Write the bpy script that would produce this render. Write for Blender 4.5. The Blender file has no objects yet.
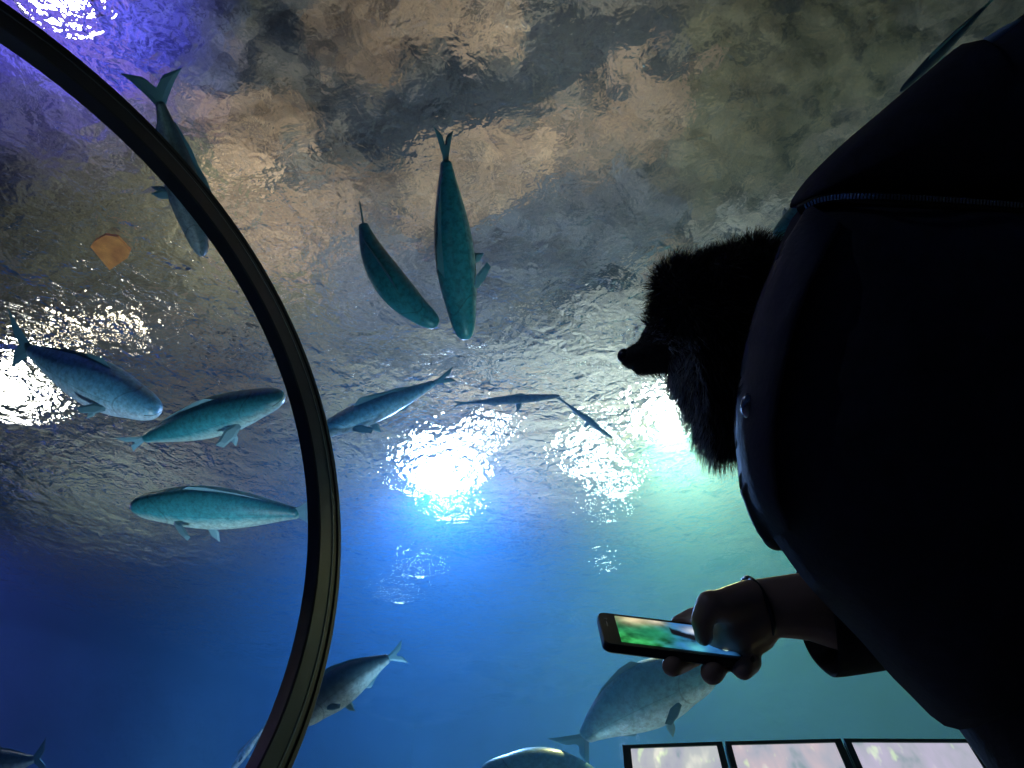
import bpy, bmesh, math, random
import numpy as np
from mathutils import Vector, Matrix, noise as mnoise
random.seed(7)
SC = bpy.context.scene
COL = SC.collection
PI = math.pi

# ---------------------------------------------------------------- camera
F = 740.0
YAW, PITCH, ROLL = -.586, .681, -.012
CAM = Vector((0, -.473, .75))
fw = Vector((math.sin(YAW)*math.cos(PITCH), math.cos(YAW)*math.cos(PITCH), math.sin(PITCH)))
r0 = Vector((math.cos(YAW), -math.sin(YAW), 0)); u0 = r0.cross(fw)
RT = math.cos(ROLL)*r0 + math.sin(ROLL)*u0
UP = -math.sin(ROLL)*r0 + math.cos(ROLL)*u0
cd = bpy.data.cameras.new('camera'); cam = bpy.data.objects.new('camera', cd); COL.objects.link(cam)
cd.sensor_width = 36; cd.lens = F/1024*36; cd.clip_start = .02; cd.clip_end = 200
cam.matrix_world = Matrix.Translation(CAM) @ Matrix((RT, UP, -fw)).transposed().to_4x4()
SC.camera = cam

def ray(px, py): return RT*((px-512)/F) + UP*((384-py)/F) + fw
def P(px, py, dep): return CAM + ray(px, py)*dep          # a point of the place seen at that spot, dep metres ahead

TR = 2.2                     # inner radius of the tunnel rib
TC = Vector((0, 0, CAM.z + .749*TR))   # tunnel centre line height
GR = 2.42                    # radius of the acrylic vault
WH = CAM.z + 4.55            # water level
CH = WH + 1.45               # rock soffit above the water
def glass_depth(px, py):
    d = ray(px, py); oy, oz = CAM.y, CAM.z-TC.z
    a = d.y**2+d.z**2; b = 2*(oy*d.y+oz*d.z); c = oy*oy+oz*oz-GR*GR
    return (-b+math.sqrt(b*b-4*a*c))/(2*a)

# ---------------------------------------------------------------- node helpers
def mat(name):
    m = bpy.data.materials.new(name); m.use_nodes = True
    nt = m.node_tree
    for n in list(nt.nodes): nt.nodes.remove(n)
    out = nt.nodes.new('ShaderNodeOutputMaterial')
    return m, nt, out
def N(nt, typ, ins=None, **props):
    n = nt.nodes.new('ShaderNode'+typ)
    for k, v in props.items(): setattr(n, k, v)
    for k, v in (ins or {}).items():
        if hasattr(v, 'links') or isinstance(v, bpy.types.NodeSocket): nt.links.new(v, n.inputs[k])
        else: n.inputs[k].default_value = v
    return n
def ramp(nt, fac, stops, interp='LINEAR'):
    n = nt.nodes.new('ShaderNodeValToRGB'); nt.links.new(fac, n.inputs[0]); cr = n.color_ramp; cr.interpolation = interp
    while len(cr.elements) < len(stops): cr.elements.new(.5)
    for e, (p, c) in zip(cr.elements, stops): e.position = p; e.color = c if len(c) == 4 else (*c, 1)
    return n.outputs[0]
def principled(name, col, rough=.6, metal=0, bump=None, spec=.5, noise=None, **extra):
    m, nt, out = mat(name)
    tc = N(nt, 'TexCoord')
    b = N(nt, 'BsdfPrincipled', {'Base Color': (*col, 1), 'Roughness': rough, 'Metallic': metal, 'Specular IOR Level': spec})
    if noise:
        sc, amt = noise
        nz = N(nt, 'TexNoise', {'Vector': tc.outputs['Object'], 'Scale': sc, 'Detail': 6})
        c = ramp(nt, nz.outputs[0], [(.3, tuple(x*(1-amt) for x in col)), (.7, tuple(min(1, x*(1+amt)) for x in col))])
        nt.links.new(c, b.inputs['Base Color'])
    if bump:
        sc, st, dist = bump
        nz = N(nt, 'TexNoise', {'Vector': tc.outputs['Object'], 'Scale': sc, 'Detail': 5})
        bp = N(nt, 'Bump', {'Height': nz.outputs[0], 'Strength': st, 'Distance': dist})
        nt.links.new(bp.outputs[0], b.inputs['Normal'])
    for k, v in extra.items(): b.inputs[k].default_value = v
    nt.links.new(b.outputs[0], out.inputs[0])
    return m

# ---------------------------------------------------------------- mesh helpers
def link(name, me, parent=None, m=None, smooth=True):
    o = bpy.data.objects.new(name, me); COL.objects.link(o)
    if m: me.materials.append(m)
    if smooth:
        for p in me.polygons: p.use_smooth = True
    if parent: o.parent = parent; o.matrix_parent_inverse = Matrix()
    return o
def mesh(vs, fs): me = bpy.data.meshes.new('m'); me.from_pydata([tuple(v) for v in vs], [], fs); me.update(); return me
def frame(o, origin, X, Y, Z):
    o.matrix_world = Matrix.Translation(origin) @ Matrix((X, Y, Z)).transposed().to_4x4()
def tag(o, label=None, cat=None, group=None, kind=None):
    if label: o['label'] = label
    if cat: o['category'] = cat
    if group: o['group'] = group
    if kind: o['kind'] = kind
    return o
def at_world(me, origin):
    """move mesh so that origin becomes its local zero"""
    me.transform(Matrix.Translation(-origin)); return me
def tube_mesh(pts, rad, n=12, flat=None, cap=True):
    """tube through pts; rad scalar or list; flat=(axis vector, factor) squashes the section along the axis"""
    vs, fs = [], []
    pts = [Vector(p) for p in pts]; k = len(pts)
    if not hasattr(rad, '__len__'): rad = [rad]*k
    T0 = (pts[1]-pts[0]).normalized()
    a = T0.orthogonal().normalized()
    for i in range(k):
        T = (pts[min(i+1, k-1)]-pts[max(i-1, 0)]).normalized()
        a = (a - T*a.dot(T)).normalized(); b = T.cross(a)
        for j in range(n):
            t = 2*PI*j/n; d = a*math.cos(t)+b*math.sin(t)
            if flat: d = d - flat[0]*d.dot(flat[0])*(1-flat[1])
            vs.append(pts[i]+d*rad[i])
    for i in range(k-1):
        for j in range(n):
            fs.append((i*n+j, i*n+(j+1) % n, (i+1)*n+(j+1) % n, (i+1)*n+j))
    if cap: fs.append(tuple(range(n-1, -1, -1))); fs.append(tuple((k-1)*n+j for j in range(n)))
    return mesh(vs, fs)
def smooth_path(pts, per=6):
    pts = [Vector(p) for p in pts]; out = []
    q = [pts[0]*2-pts[1]]+pts+[pts[-1]*2-pts[-2]]
    for i in range(1, len(q)-2):
        for s in range(per):
            t = s/per; a, b, c, d = q[i-1:i+3]
            out.append(.5*((2*b)+(-a+c)*t+(2*a-5*b+4*c-d)*t*t+(-a+3*b-3*c+d)*t**3))
    out.append(pts[-1]); return out
def box_bm(bm, X0, X1, M=Matrix()):
    r = bmesh.ops.create_cube(bm, size=1)
    c = (Vector(X0)+Vector(X1))/2; s = Vector(X1)-Vector(X0)
    bmesh.ops.transform(bm, matrix=M @ Matrix.Translation(c) @ Matrix.Diagonal((*s, 1)), verts=r['verts'])
    return r['verts']
def bm_mesh(bm): me = bpy.data.meshes.new('m'); bm.to_mesh(me); bm.free(); return me
def rbox(name, X0, X1, m, parent=None, bev=.005, segs=2):
    bm = bmesh.new(); box_bm(bm, X0, X1)
    bmesh.ops.bevel(bm, geom=bm.edges[:], offset=bev, segments=segs, affect='EDGES', profile=.5)
    return link(name, bm_mesh(bm), parent, m, False)
def capsule(bm, a, b, ra, rb, n=14):
    a, b = Vector(a), Vector(b); ax = (b-a); L = ax.length
    ax = ax.normalized() if L > 1e-6 else Vector((0, 0, 1))
    x = ax.orthogonal().normalized(); y = ax.cross(x)
    rings = []
    for i in range(1, 6): t = PI/2*(1-i/6); rings.append((a-ax*ra*math.sin(t), ra*math.cos(t)))
    rings.append((a, ra)); rings.append((b, rb))
    for i in range(1, 6): t = PI/2*i/6; rings.append((b+ax*rb*math.sin(t), rb*math.cos(t)))
    allv = []
    for c, r in rings: allv.append([bm.verts.new(c+(x*math.cos(2*PI*j/n)+y*math.sin(2*PI*j/n))*r) for j in range(n)])
    for p, q in zip(allv[:-1], allv[1:]):
        for j in range(n): bm.faces.new((p[j], p[(j+1) % n], q[(j+1) % n], q[j]))
    bm.faces.new(allv[0][::-1]); bm.faces.new(allv[-1])
def ellipsoid(bm, c, X, Y, Z, n=24):
    r = bmesh.ops.create_uvsphere(bm, u_segments=n, v_segments=n//2, radius=1)
    M = Matrix.Translation(c) @ Matrix((X, Y, Z)).transposed().to_4x4()
    bmesh.ops.transform(bm, matrix=M, verts=r['verts'])
def remesh(bm, voxel, smooth_it=6):
    me = bm_mesh(bm); o = bpy.data.objects.new('tmp', me); COL.objects.link(o)
    md = o.modifiers.new('r', 'REMESH'); md.mode = 'VOXEL'; md.voxel_size = voxel
    if smooth_it: s = o.modifiers.new('s', 'SMOOTH'); s.iterations = smooth_it; s.factor = .5
    dg = bpy.context.evaluated_depsgraph_get(); out = bpy.data.meshes.new_from_object(o.evaluated_get(dg))
    bpy.data.objects.remove(o); return out

# ================================================================ SETTING
def lerp(a, b, t): return a+(b-a)*t
# --- rock soffit over the tank, its own patches of sandy, slate and olive render
def refract_to_soffit(px, py):
    d = ray(px, py).normalized(); t = (WH-CAM.z)/d.z; p = CAM+d*t
    h = Vector((d.x, d.y, 0))/1.33; v = math.sqrt(max(0, 1-h.length_squared))
    q = p + (h/v)*(CH-WH)
    return np.array([q.x, q.y])
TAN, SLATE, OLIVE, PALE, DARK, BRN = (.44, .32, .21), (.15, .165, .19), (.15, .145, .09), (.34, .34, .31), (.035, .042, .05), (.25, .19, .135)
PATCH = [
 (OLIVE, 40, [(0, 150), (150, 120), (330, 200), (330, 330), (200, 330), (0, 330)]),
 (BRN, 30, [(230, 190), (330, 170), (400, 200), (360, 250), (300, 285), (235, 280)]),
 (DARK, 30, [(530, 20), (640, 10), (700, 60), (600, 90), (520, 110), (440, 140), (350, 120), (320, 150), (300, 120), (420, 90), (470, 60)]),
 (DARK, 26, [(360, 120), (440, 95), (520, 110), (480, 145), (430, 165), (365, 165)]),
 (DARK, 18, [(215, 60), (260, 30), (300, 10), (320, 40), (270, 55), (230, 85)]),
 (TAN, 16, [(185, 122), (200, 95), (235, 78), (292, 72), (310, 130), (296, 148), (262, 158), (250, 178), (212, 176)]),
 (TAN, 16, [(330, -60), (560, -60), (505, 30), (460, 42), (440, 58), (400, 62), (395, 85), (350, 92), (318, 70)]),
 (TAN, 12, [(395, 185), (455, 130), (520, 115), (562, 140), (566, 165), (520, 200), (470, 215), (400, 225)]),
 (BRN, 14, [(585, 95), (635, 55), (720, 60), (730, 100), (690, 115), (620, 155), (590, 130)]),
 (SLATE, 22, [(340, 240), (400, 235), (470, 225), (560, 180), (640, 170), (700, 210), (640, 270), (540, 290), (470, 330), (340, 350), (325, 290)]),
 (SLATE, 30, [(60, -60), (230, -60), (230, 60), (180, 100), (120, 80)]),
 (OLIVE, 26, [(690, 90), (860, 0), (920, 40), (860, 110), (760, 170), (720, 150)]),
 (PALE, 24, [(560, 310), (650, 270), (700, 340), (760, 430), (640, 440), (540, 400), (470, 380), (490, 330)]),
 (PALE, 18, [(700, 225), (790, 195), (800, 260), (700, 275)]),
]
def seg_dist(p, poly):
    """signed distance (+ inside) from points p (n,2) to polygon"""
    a = np.array(poly); b = np.roll(a, -1, 0)
    best = np.full(len(p), 1e9); ins = np.zeros(len(p), bool)
    for s, e in zip(a, b):
        ab = e-s; t = np.clip(((p-s)@ab)/(ab@ab+1e-12), 0, 1)
        best = np.minimum(best, np.hypot(*(p-(s+t[:, None]*ab)).T))
        c = ((s[1] > p[:, 1]) != (e[1] > p[:, 1])) & (p[:, 0] < (e[0]-s[0])*(p[:, 1]-s[1])/(e[1]-s[1]+1e-12)+s[0])
        ins ^= c
    return np.where(ins, best, -best)
def soffit():
    x0, x1, y0, y1, s = -16., 6., -4., 16., .06
    nx, ny = int((x1-x0)/s), int((y1-y0)/s)
    gx, gy = np.meshgrid(np.linspace(x0, x1, nx), np.linspace(y0, y1, ny))
    p = np.c_[gx.ravel(), gy.ravel()]
    wob = np.array([[mnoise.fractal(Vector((q[0]*1.6, q[1]*1.6, 3)), .7, 2, 6), mnoise.fractal(Vector((q[0]*1.6, q[1]*1.6, 9)), .7, 2, 6)] for q in p])
    w2 = np.array([mnoise.fractal(Vector((q[0]*.45, q[1]*.45, 20)), 1, 2, 4) for q in p])
    w3 = np.array([mnoise.fractal(Vector((q[0]*.6, q[1]*.6, 40)), 1, 2, 5) for q in p])
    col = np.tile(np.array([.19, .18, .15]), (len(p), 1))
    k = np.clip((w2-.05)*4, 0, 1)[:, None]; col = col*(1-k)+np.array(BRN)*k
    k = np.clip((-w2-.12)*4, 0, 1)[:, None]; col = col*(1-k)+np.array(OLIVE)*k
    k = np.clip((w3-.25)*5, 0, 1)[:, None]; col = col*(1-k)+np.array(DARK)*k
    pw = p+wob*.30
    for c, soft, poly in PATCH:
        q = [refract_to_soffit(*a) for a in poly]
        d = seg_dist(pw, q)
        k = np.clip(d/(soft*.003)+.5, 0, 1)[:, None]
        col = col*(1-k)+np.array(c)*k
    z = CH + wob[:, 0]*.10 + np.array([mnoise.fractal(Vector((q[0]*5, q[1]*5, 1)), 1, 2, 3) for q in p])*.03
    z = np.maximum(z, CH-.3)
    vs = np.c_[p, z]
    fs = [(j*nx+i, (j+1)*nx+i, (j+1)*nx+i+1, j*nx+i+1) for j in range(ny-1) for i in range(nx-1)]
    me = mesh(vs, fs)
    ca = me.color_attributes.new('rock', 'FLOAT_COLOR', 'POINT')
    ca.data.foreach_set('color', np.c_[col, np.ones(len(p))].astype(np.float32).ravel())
    m, nt, out = mat('rock_soffit')
    at = N(nt, 'Attribute', attribute_name='rock'); tc = N(nt, 'TexCoord')
    n1 = N(nt, 'TexNoise', {'Vector': tc.outputs['Object'], 'Scale': 5, 'Detail': 9, 'Roughness': .65, 'Distortion': .8})
    n2 = N(nt, 'TexVoronoi', {'Vector': tc.outputs['Object'], 'Scale': 1.3}, feature='DISTANCE_TO_EDGE')
    n4 = N(nt, 'TexNoise', {'Vector': tc.outputs['Object'], 'Scale': 2.2, 'Detail': 10, 'Roughness': .75, 'Distortion': 1.6})
    c0 = ramp(nt, n1.outputs[0], [(.3, (.45, .47, .5)), (.52, (1, 1, 1)), (.75, (1.45, 1.38, 1.3))])
    c4 = ramp(nt, n4.outputs[0], [(.40, (.35, .37, .40)), (.47, (1, 1, 1)), (.53, (1, 1, 1)), (.60, (1.3, 1.25, 1.2)), (.68, (.8, .8, .8))])
    m4 = N(nt, 'Mix', {0: .85, 6: c0, 7: c4}, data_type='RGBA', blend_type='MULTIPLY'); c1 = m4.outputs[2]
    mx = N(nt, 'Mix', {0: 1., 6: at.outputs[0], 7: c1}, data_type='RGBA', blend_type='MULTIPLY')
    c2 = ramp(nt, n2.outputs[0], [(.0, (.55, .55, .55)), (.03, (1, 1, 1))])
    mx2 = N(nt, 'Mix', {0: .5, 6: mx.outputs[2], 7: c2}, data_type='RGBA', blend_type='MULTIPLY')
    bp = N(nt, 'Bump', {'Height': n1.outputs[0], 'Strength': .6, 'Distance': .08})
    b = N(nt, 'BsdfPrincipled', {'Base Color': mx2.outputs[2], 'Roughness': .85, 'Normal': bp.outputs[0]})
    nt.links.new(b.outputs[0], out.inputs[0])
    o = link('ceiling', me, None, m); o['kind'] = 'structure'
    tag(o, 'mottled sandy and slate rock ceiling above the tank water')
soffit()

# --- rippled water surface
def water_surface():
    x0, x1, y0, y1 = -13., 5.5, -3.5, 14.5
    s = .09; nx, ny = int((x1-x0)/s), int((y1-y0)/s)
    vs = []
    for j in range(ny):
        for i in range(nx):
            x = lerp(x0, x1, i/(nx-1)); y = lerp(y0, y1, j/(ny-1))
            z = .020*mnoise.fractal(Vector((x*.9, y*.9, 0)), 1, 2, 4)
            vs.append((x, y, WH+z))
    fs = [(j*nx+i, (j+1)*nx+i, (j+1)*nx+i+1, j*nx+i+1) for j in range(ny-1) for i in range(nx-1)]   # faces look down
    me = mesh(vs, fs)
    chop = []
    for v in vs:
        c = CALM+.5*max(0, mnoise.fractal(Vector((v[0]*.35, v[1]*.35, 7)), 1, 2, 2))*.5
        for x, y, r, a in CHOP: c += a*math.exp(-((v[0]-x)**2+(v[1]-y)**2)/(r*r))
        chop.append(c)
    ca = me.color_attributes.new('chop', 'FLOAT_COLOR', 'POINT'); ca.data.foreach_set('color', [x for c in chop for x in (c, c, c, 1)])
    m, nt, out = mat('rippled_water')
    tc = N(nt, 'TexCoord')
    mp = N(nt, 'Mapping', {'Vector': tc.outputs['Object'], 'Scale': (1, 1, 1)})
    n1 = N(nt, 'TexNoise', {'Vector': mp.outputs[0], 'Scale': 3.2, 'Detail': 3, 'Distortion': .6})
    n2 = N(nt, 'TexNoise', {'Vector': mp.outputs[0], 'Scale': 11, 'Detail': 2, 'Distortion': .4})
    at = N(nt, 'Attribute', attribute_name='chop')
    n3 = N(nt, 'TexNoise', {'Vector': mp.outputs[0], 'Scale': 24, 'Detail': 1})
    h1 = N(nt, 'Math', {0: n1.outputs[0], 1: RIP1}, operation='MULTIPLY')
    h2 = N(nt, 'Math', {0: n2.outputs[0], 1: RIP2}, operation='MULTIPLY')
    h3 = N(nt, 'Math', {0: n3.outputs[0], 1: RIP3}, operation='MULTIPLY')
    hs = N(nt, 'Math', {0: h1.outputs[0], 1: h2.outputs[0]}, operation='ADD')
    hs = N(nt, 'Math', {0: hs.outputs[0], 1: h3.outputs[0]}, operation='ADD')
    hh = N(nt, 'Math', {0: hs.outputs[0], 1: at.outputs['Fac']}, operation='MULTIPLY')
    b2 = N(nt, 'Bump', {'Height': hh.outputs[0], 'Strength': 1., 'Distance': 1.})
    rf = N(nt, 'BsdfRefraction', {'Color': (.93, .97, 1, 1), 'Roughness': 0., 'IOR': 1.33, 'Normal': b2.outputs[0]})
    gl = N(nt, 'BsdfGlossy', {'Color': (1, 1, 1, 1), 'Roughness': .02, 'Normal': b2.outputs[0]})
    lw = N(nt, 'LayerWeight', {'Blend': .5, 'Normal': b2.outputs[0]})
    fac = ramp(nt, lw.outputs['Facing'], [(.1, (.04,)*3), (.5, (.15,)*3), (.75, (.5,)*3), (.92, (.95,)*3)])
    mx = N(nt, 'MixShader', {0: fac, 1: rf.outputs[0], 2: gl.outputs[0]})
    nt.links.new(mx.outputs[0], out.inputs[0])
    o = link('water_surface', me, None, m); o['kind'] = 'structure'
    tag(o, 'rippled underside of the tank water surface')
RIP1, RIP2, RIP3 = .30, .11, .03
CALM = .038
def surf(px, py): d = ray(px, py); p = CAM+d*((WH-CAM.z)/d.z); return p.x, p.y
CHOP = [(*surf(440, 470), 2.0, .50), (*surf(600, 460), 1.8, .52), (*surf(665, 410), 1.6, .5), (*surf(60, 370), 1.5, .5), (*surf(150, 470), 2.6, .85), (*surf(60, 560), 3., .8), (*surf(250, 300), 1.2, .12), (*surf(70, 0), .5, .5), (*surf(430, 580), 2.5, .6)]
water_surface()

# --- body of water: a haze volume outside the acrylic vault
def tank_profile(x):
    vs = [(x, GR*math.cos(a)+0, TC.z+GR*math.sin(a)) for a in np.linspace(math.radians(-50), math.radians(230), 57)]
    return vs
def water_body():
    A = [(x, y, z) for x, y, z in tank_profile(0)]
    zb = A[0][2]
    outer = [(0, -3.4, zb), (0, -3.4, WH-.05), (0, 14.4, WH-.05), (0, 14.4, zb)]
    loop = A + outer
    n = len(loop); vs = [(x, p[1], p[2]) for x in (-12.9, 5.4) for p in loop]
    fs = [(i, (i+1) % n, n+(i+1) % n, n+i) for i in range(n)] + [tuple(range(n-1, -1, -1)), tuple(range(n, 2*n))]
    me = mesh(vs, fs)
    bm = bmesh.new(); bm.from_mesh(me); bmesh.ops.recalc_face_normals(bm, faces=bm.faces); bm.to_mesh(me); bm.free()
    m, nt, out = mat('tank_water_haze')
    sc = N(nt, 'VolumeScatter', {'Color': (.16, .55, 1, 1), 'Density': VD, 'Anisotropy': .3})
    ab = N(nt, 'VolumeAbsorption', {'Color': (.05, .55, .85, 1), 'Density': VA})
    ad = N(nt, 'AddShader', {0: sc.outputs[0], 1: ab.outputs[0]})
    nt.links.new(ad.outputs[0], out.inputs['Volume'])
    o = link('water', me, None, m, False); tag(o, 'deep blue aquarium water around the tunnel', None, None, 'structure')
VD, VA = .05, .05
water_body()

# --- tank floor and walls
def slab(name, X0, X1, m, label=None):
    o = rbox(name, X0, X1, m, None, .01, 1); o['kind'] = 'structure'
    if label: o['label'] = label
    return o
m_sand = principled('tank_sand', (.25, .25, .22), .9, bump=(6, .6, .05), noise=(3, .3))
m_tank = principled('tank_wall_blue', (.03, .08, .2), .8, bump=(2, .5, .1), noise=(.8, .35))
slab('trim_1', (-13, 1.45, -.3), (5.5, 14.5, -.1), m_sand, 'pale sandy bottom of the tank')
slab('wall_back', (-13.2, 14.5, -.3), (5.7, 14.7, CH+.3), m_tank, 'blue rear wall of the tank')
slab('wall_left', (-13.2, -3.7, -.3), (-13, 14.5, CH+.3), m_tank, 'blue end wall of the tank')
slab('wall_right', (5.5, -3.7, -.3), (5.7, 14.5, CH+.3), m_tank, 'blue near end wall of the tank')
slab('wall_front', (-13, -3.7, -.3), (5.5, -3.5, CH+.3), m_tank, 'blue wall of the tank behind the tunnel')
m_floor = principled('tunnel_floor', (.03, .03, .035), .5, noise=(5, .3), bump=(40, .2, .005))
slab('floor', (-13, -1.45, -.3), (5.5, 1.45, 0), m_floor, 'dark tunnel floor')

# --- acrylic vault
def vault():
    vs, fs = [], []
    an = np.linspace(math.radians(-48), math.radians(228), 73); k = len(an)
    for x in (-12.9, 5.4):
        for a in an: vs.append((x, (GR-.012)*math.cos(a), TC.z+(GR-.012)*math.sin(a)))
    fs = [(i, i+1, k+i+1, k+i) for i in range(k-1)]
    m, nt, out = mat('acrylic')
    tr = N(nt, 'BsdfTransparent', {'Color': (.97, .99, 1, 1)}); gl = N(nt, 'BsdfGlossy', {'Roughness': 0., 'Color': (1, 1, 1, 1)})
    mx = N(nt, 'MixShader', {0: .01, 1: tr.outputs[0], 2: gl.outputs[0]}); nt.links.new(mx.outputs[0], out.inputs[0])
    o = link('window_1', mesh(vs, fs), None, m); tag(o, 'clear curved acrylic vault of the aquarium tunnel', None, None, 'structure')
vault()
# --- black rib carrying the acrylic
def ring_mesh(profile, seg=140, a0=-48, a1=228):
    vs, fs = [], []; n = len(profile)
    for i in range(seg+1):
        a = math.radians(lerp(a0, a1, i/seg))
        for r, x in profile: vs.append((x, r*math.cos(a), r*math.sin(a)))
    for i in range(seg):
        for j in range(n): fs.append((i*n+j, (i+1)*n+j, (i+1)*n+(j+1) % n, i*n+(j+1) % n))
    fs.append(tuple(range(n))); fs.append(tuple(seg*n+j for j in range(n-1, -1, -1)))
    me = mesh(vs, fs); bm = bmesh.new(); bm.from_mesh(me); bmesh.ops.recalc_face_normals(bm, faces=bm.faces); bm.to_mesh(me); bm.free()
    return me
m_rib = principled('black_rib', (.016, .017, .02), .42, bump=(60, .15, .003), noise=(8, .2))
m_gask = principled('rubber_gasket', (.006, .006, .008), .6, bump=(30, .3, .004))
m_bead = principled('grey_sealant', (.07, .08, .09), .35)
XR = -1.42*TR
rib = link('tunnel_rib', ring_mesh([(TR*1.004, XR-.10), (TR*1.004, XR-.008), (TR*1.008, XR), (TR*1.050, XR), (TR*1.054, XR-.006), (TR*1.060, XR-.10)]), None, m_rib, False)
rib.location = TC
tag(rib, 'curved black arch rib holding the clear tunnel acrylic', 'arch rib')
link('gasket', ring_mesh([(TR*1.056, XR-.09), (TR*1.056, XR-.004), (TR*1.066, XR-.004), (TR*1.068, XR-.016), (TR*1.074, XR-.016), (TR*1.076, XR-.006), (TR*1.086, XR-.006), (TR*1.092, XR-.02), (TR*1.092, XR-.09)]), rib, m_gask, False)
link('sealant_bead', ring_mesh([(TR*1.0505, XR-.003), (TR*1.0505, XR+.003), (TR*1.0545, XR+.003), (TR*1.0545, XR-.003)]), rib, m_bead, False)

# ================================================================ LIGHTS
def spot(name, loc, target, power, col, ang=120, blend=1., rad=0.):
    l = bpy.data.lights.new(name, 'SPOT'); l.energy = power; l.color = col; l.spot_size = math.radians(ang); l.spot_blend = blend; l.shadow_soft_size = rad
    o = bpy.data.objects.new(name, l); COL.objects.link(o); o.location = loc
    o.rotation_euler = (Vector(target)-Vector(loc)).to_track_quat('-Z', 'Y').to_euler(); return o
def point(name, loc, power, col, rad=0.):
    l = bpy.data.lights.new(name, 'POINT'); l.energy = power; l.color = col; l.shadow_soft_size = rad
    o = bpy.data.objects.new(name, l); COL.objects.link(o); o.location = loc; return o
def lamp(px, py, rad, col, power, label, above=.9):
    """round floodlight hanging above the water, aimed down"""
    d = ray(px, py).normalized(); p = CAM+d*((WH-CAM.z)/d.z)
    h = Vector((d.x, d.y, 0))/1.33; v = math.sqrt(1-h.length_squared); q = p+(h/v)*above+Vector((0, 0, above))
    dirn = -(h+Vector((0, 0, v)))
    m, nt, out = mat('lamp_glow'); e = N(nt, 'Emission', {'Color': (*col, 1), 'Strength': power}); nt.links.new(e.outputs[0], out.inputs[0])
    Z = dirn.normalized(); X = Z.orthogonal().normalized(); Y = Z.cross(X)
    prof = [(.0, -.32), (.35, -.32), (.42, -.28), (.5, -.1), (1.12, .10), (1.15, .14), (1.08, .14), (1.04, .10)]
    n = 32; vs = []; fs = []
    for r, z in prof:
        for j in range(n): a = 2*PI*j/n; vs.append((max(r, .001)*rad*math.cos(a), max(r, .001)*rad*math.sin(a), z*rad*1.6))
    for i in range(len(prof)-1):
        for j in range(n): fs.append((i*n+j, i*n+(j+1) % n, (i+1)*n+(j+1) % n, (i+1)*n+j))
    o = link('floodlight', mesh(vs, fs), None, m_gask)
    frame(o, q, X, Y, Z); tag(o, label, 'lamp', 'floodlights hanging above the tank water')
    hg = q-Z*rad*.4; inv = o.matrix_world.inverted()
    link('hanger', tube_mesh([inv @ hg, inv @ Vector((hg.x, hg.y, CH+.03))], .02, 10), o, m_gask)
    vs = [(0, 0, .17*rad)]; fs = []
    rr = [(.4, .16), (.8, .12), (1.02, .05)]
    for r, z in rr:
        for j in range(n): a = 2*PI*j/n; vs.append((r*rad*math.cos(a), r*rad*math.sin(a), z*rad))
    for j in range(n): fs.append((0, 1+j, 1+(j+1) % n))
    for i in range(len(rr)-1):
        for j in range(n): fs.append((1+i*n+j, 1+(i+1)*n+j, 1+(i+1)*n+(j+1) % n, 1+i*n+(j+1) % n))
    lens = link('lens', mesh(vs, fs), o, m)
    return p
lamp(474, 446, .07, (.8, .93, 1), 40, 'small added sparkle light at the upper right rim of the main glare')  # satellite lamps added for broken sparkle around the main glare
lamp(492, 432, .06, (.8, .93, 1), 40, 'tiny added sparkle light outside the main glare, towards the dim grey-blue fish')
lamp(414, 486, .06, (.7, .9, 1), 40, 'small added sparkle light at the left rim of the main glare, nearest the arch rib')
lamp(452, 512, .08, (.8, .93, 1), 40, 'small added sparkle light at the lower rim of the main glare')
pA = lamp(443, 472, .33, (.8, .93, 1), 60, 'blue-white floodlight above the water, brightest glare left of the dog')
pB = lamp(585, 462, .13, (.8, 1, .92), 30, 'smaller greenish-white floodlight glinting between the main glare and the dog')
lamp(616, 484, .11, (.8, 1, .92), 30, 'small added greenish sparkle light just above the phone side of the glints')  # this and the next lamp added to spread the greenish sparkle
lamp(600, 442, .10, (.8, 1, .92), 30, 'smallest added white sparkle light level with the dog muzzle underside')
lamp(418, 572, .05, (.7, 1, 1), 14, 'added pinprick cyan sparkle light low under the main glare, beside the arch rib')  # tiny lamps added to stand in for glints on the ripples
lamp(398, 598, .04, (.7, 1, 1), 10, 'lowest added pinprick sparkle light beneath the main glare')
lamp(607, 514, .05, (.8, 1, .95), 20, 'added pinprick sparkle light below the greenish glints, upper of two')
lamp(606, 566, .04, (.8, 1, .95), 20, 'added pinprick sparkle light just above the left end of the phone')
pC = lamp(668, 418, .28, (1, 1, .93), 40, 'warm white floodlight shining just under the dog\'s muzzle')
pD = lamp(8, 392, .36, (1, .93, .78), 22, 'warm white floodlight at the far left behind the first blue fish')
pE = lamp(62, -8, .13, (.75, .7, 1), 20, 'violet-white floodlight glinting over the top of the arch rib')
pF = lamp(60, 345, .12, (1, .85, .62), 6, 'small warm floodlight glittering above the left fish')
lamp(120, 335, .10, (1, .85, .62), 5, 'small warm floodlight, rightmost of the glints above the left fish')
def under(p, dz=-.5): return (p.x, p.y, WH+dz)
BLUE = (.10, .42, 1); CY = (.25, .9, .75)
spot('tank_spot_blue', under(pA, -.04), (pA.x+.2, pA.y+.8, 0), 1800, (.13, .34, .85), 172)  # submerged spots without fixtures, added so the floodlights' glow reaches the water
spot('tank_spot_cyan', under(pC, -.04), (pC.x+1.2, pC.y+1.6, 0), 1900, (1, .95, .38), 165)
spot('tank_fill_left', (-11, 2.2, WH-.1), (-9, 7, 0), 330, (.45, .22, .85), 150)  # unseen spot added out of view to brighten the left water
point('tank_glare', (pA.x, pA.y, WH-.25), 330, (.35, .55, 1))  # point light added for the glow around the main glare
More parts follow.
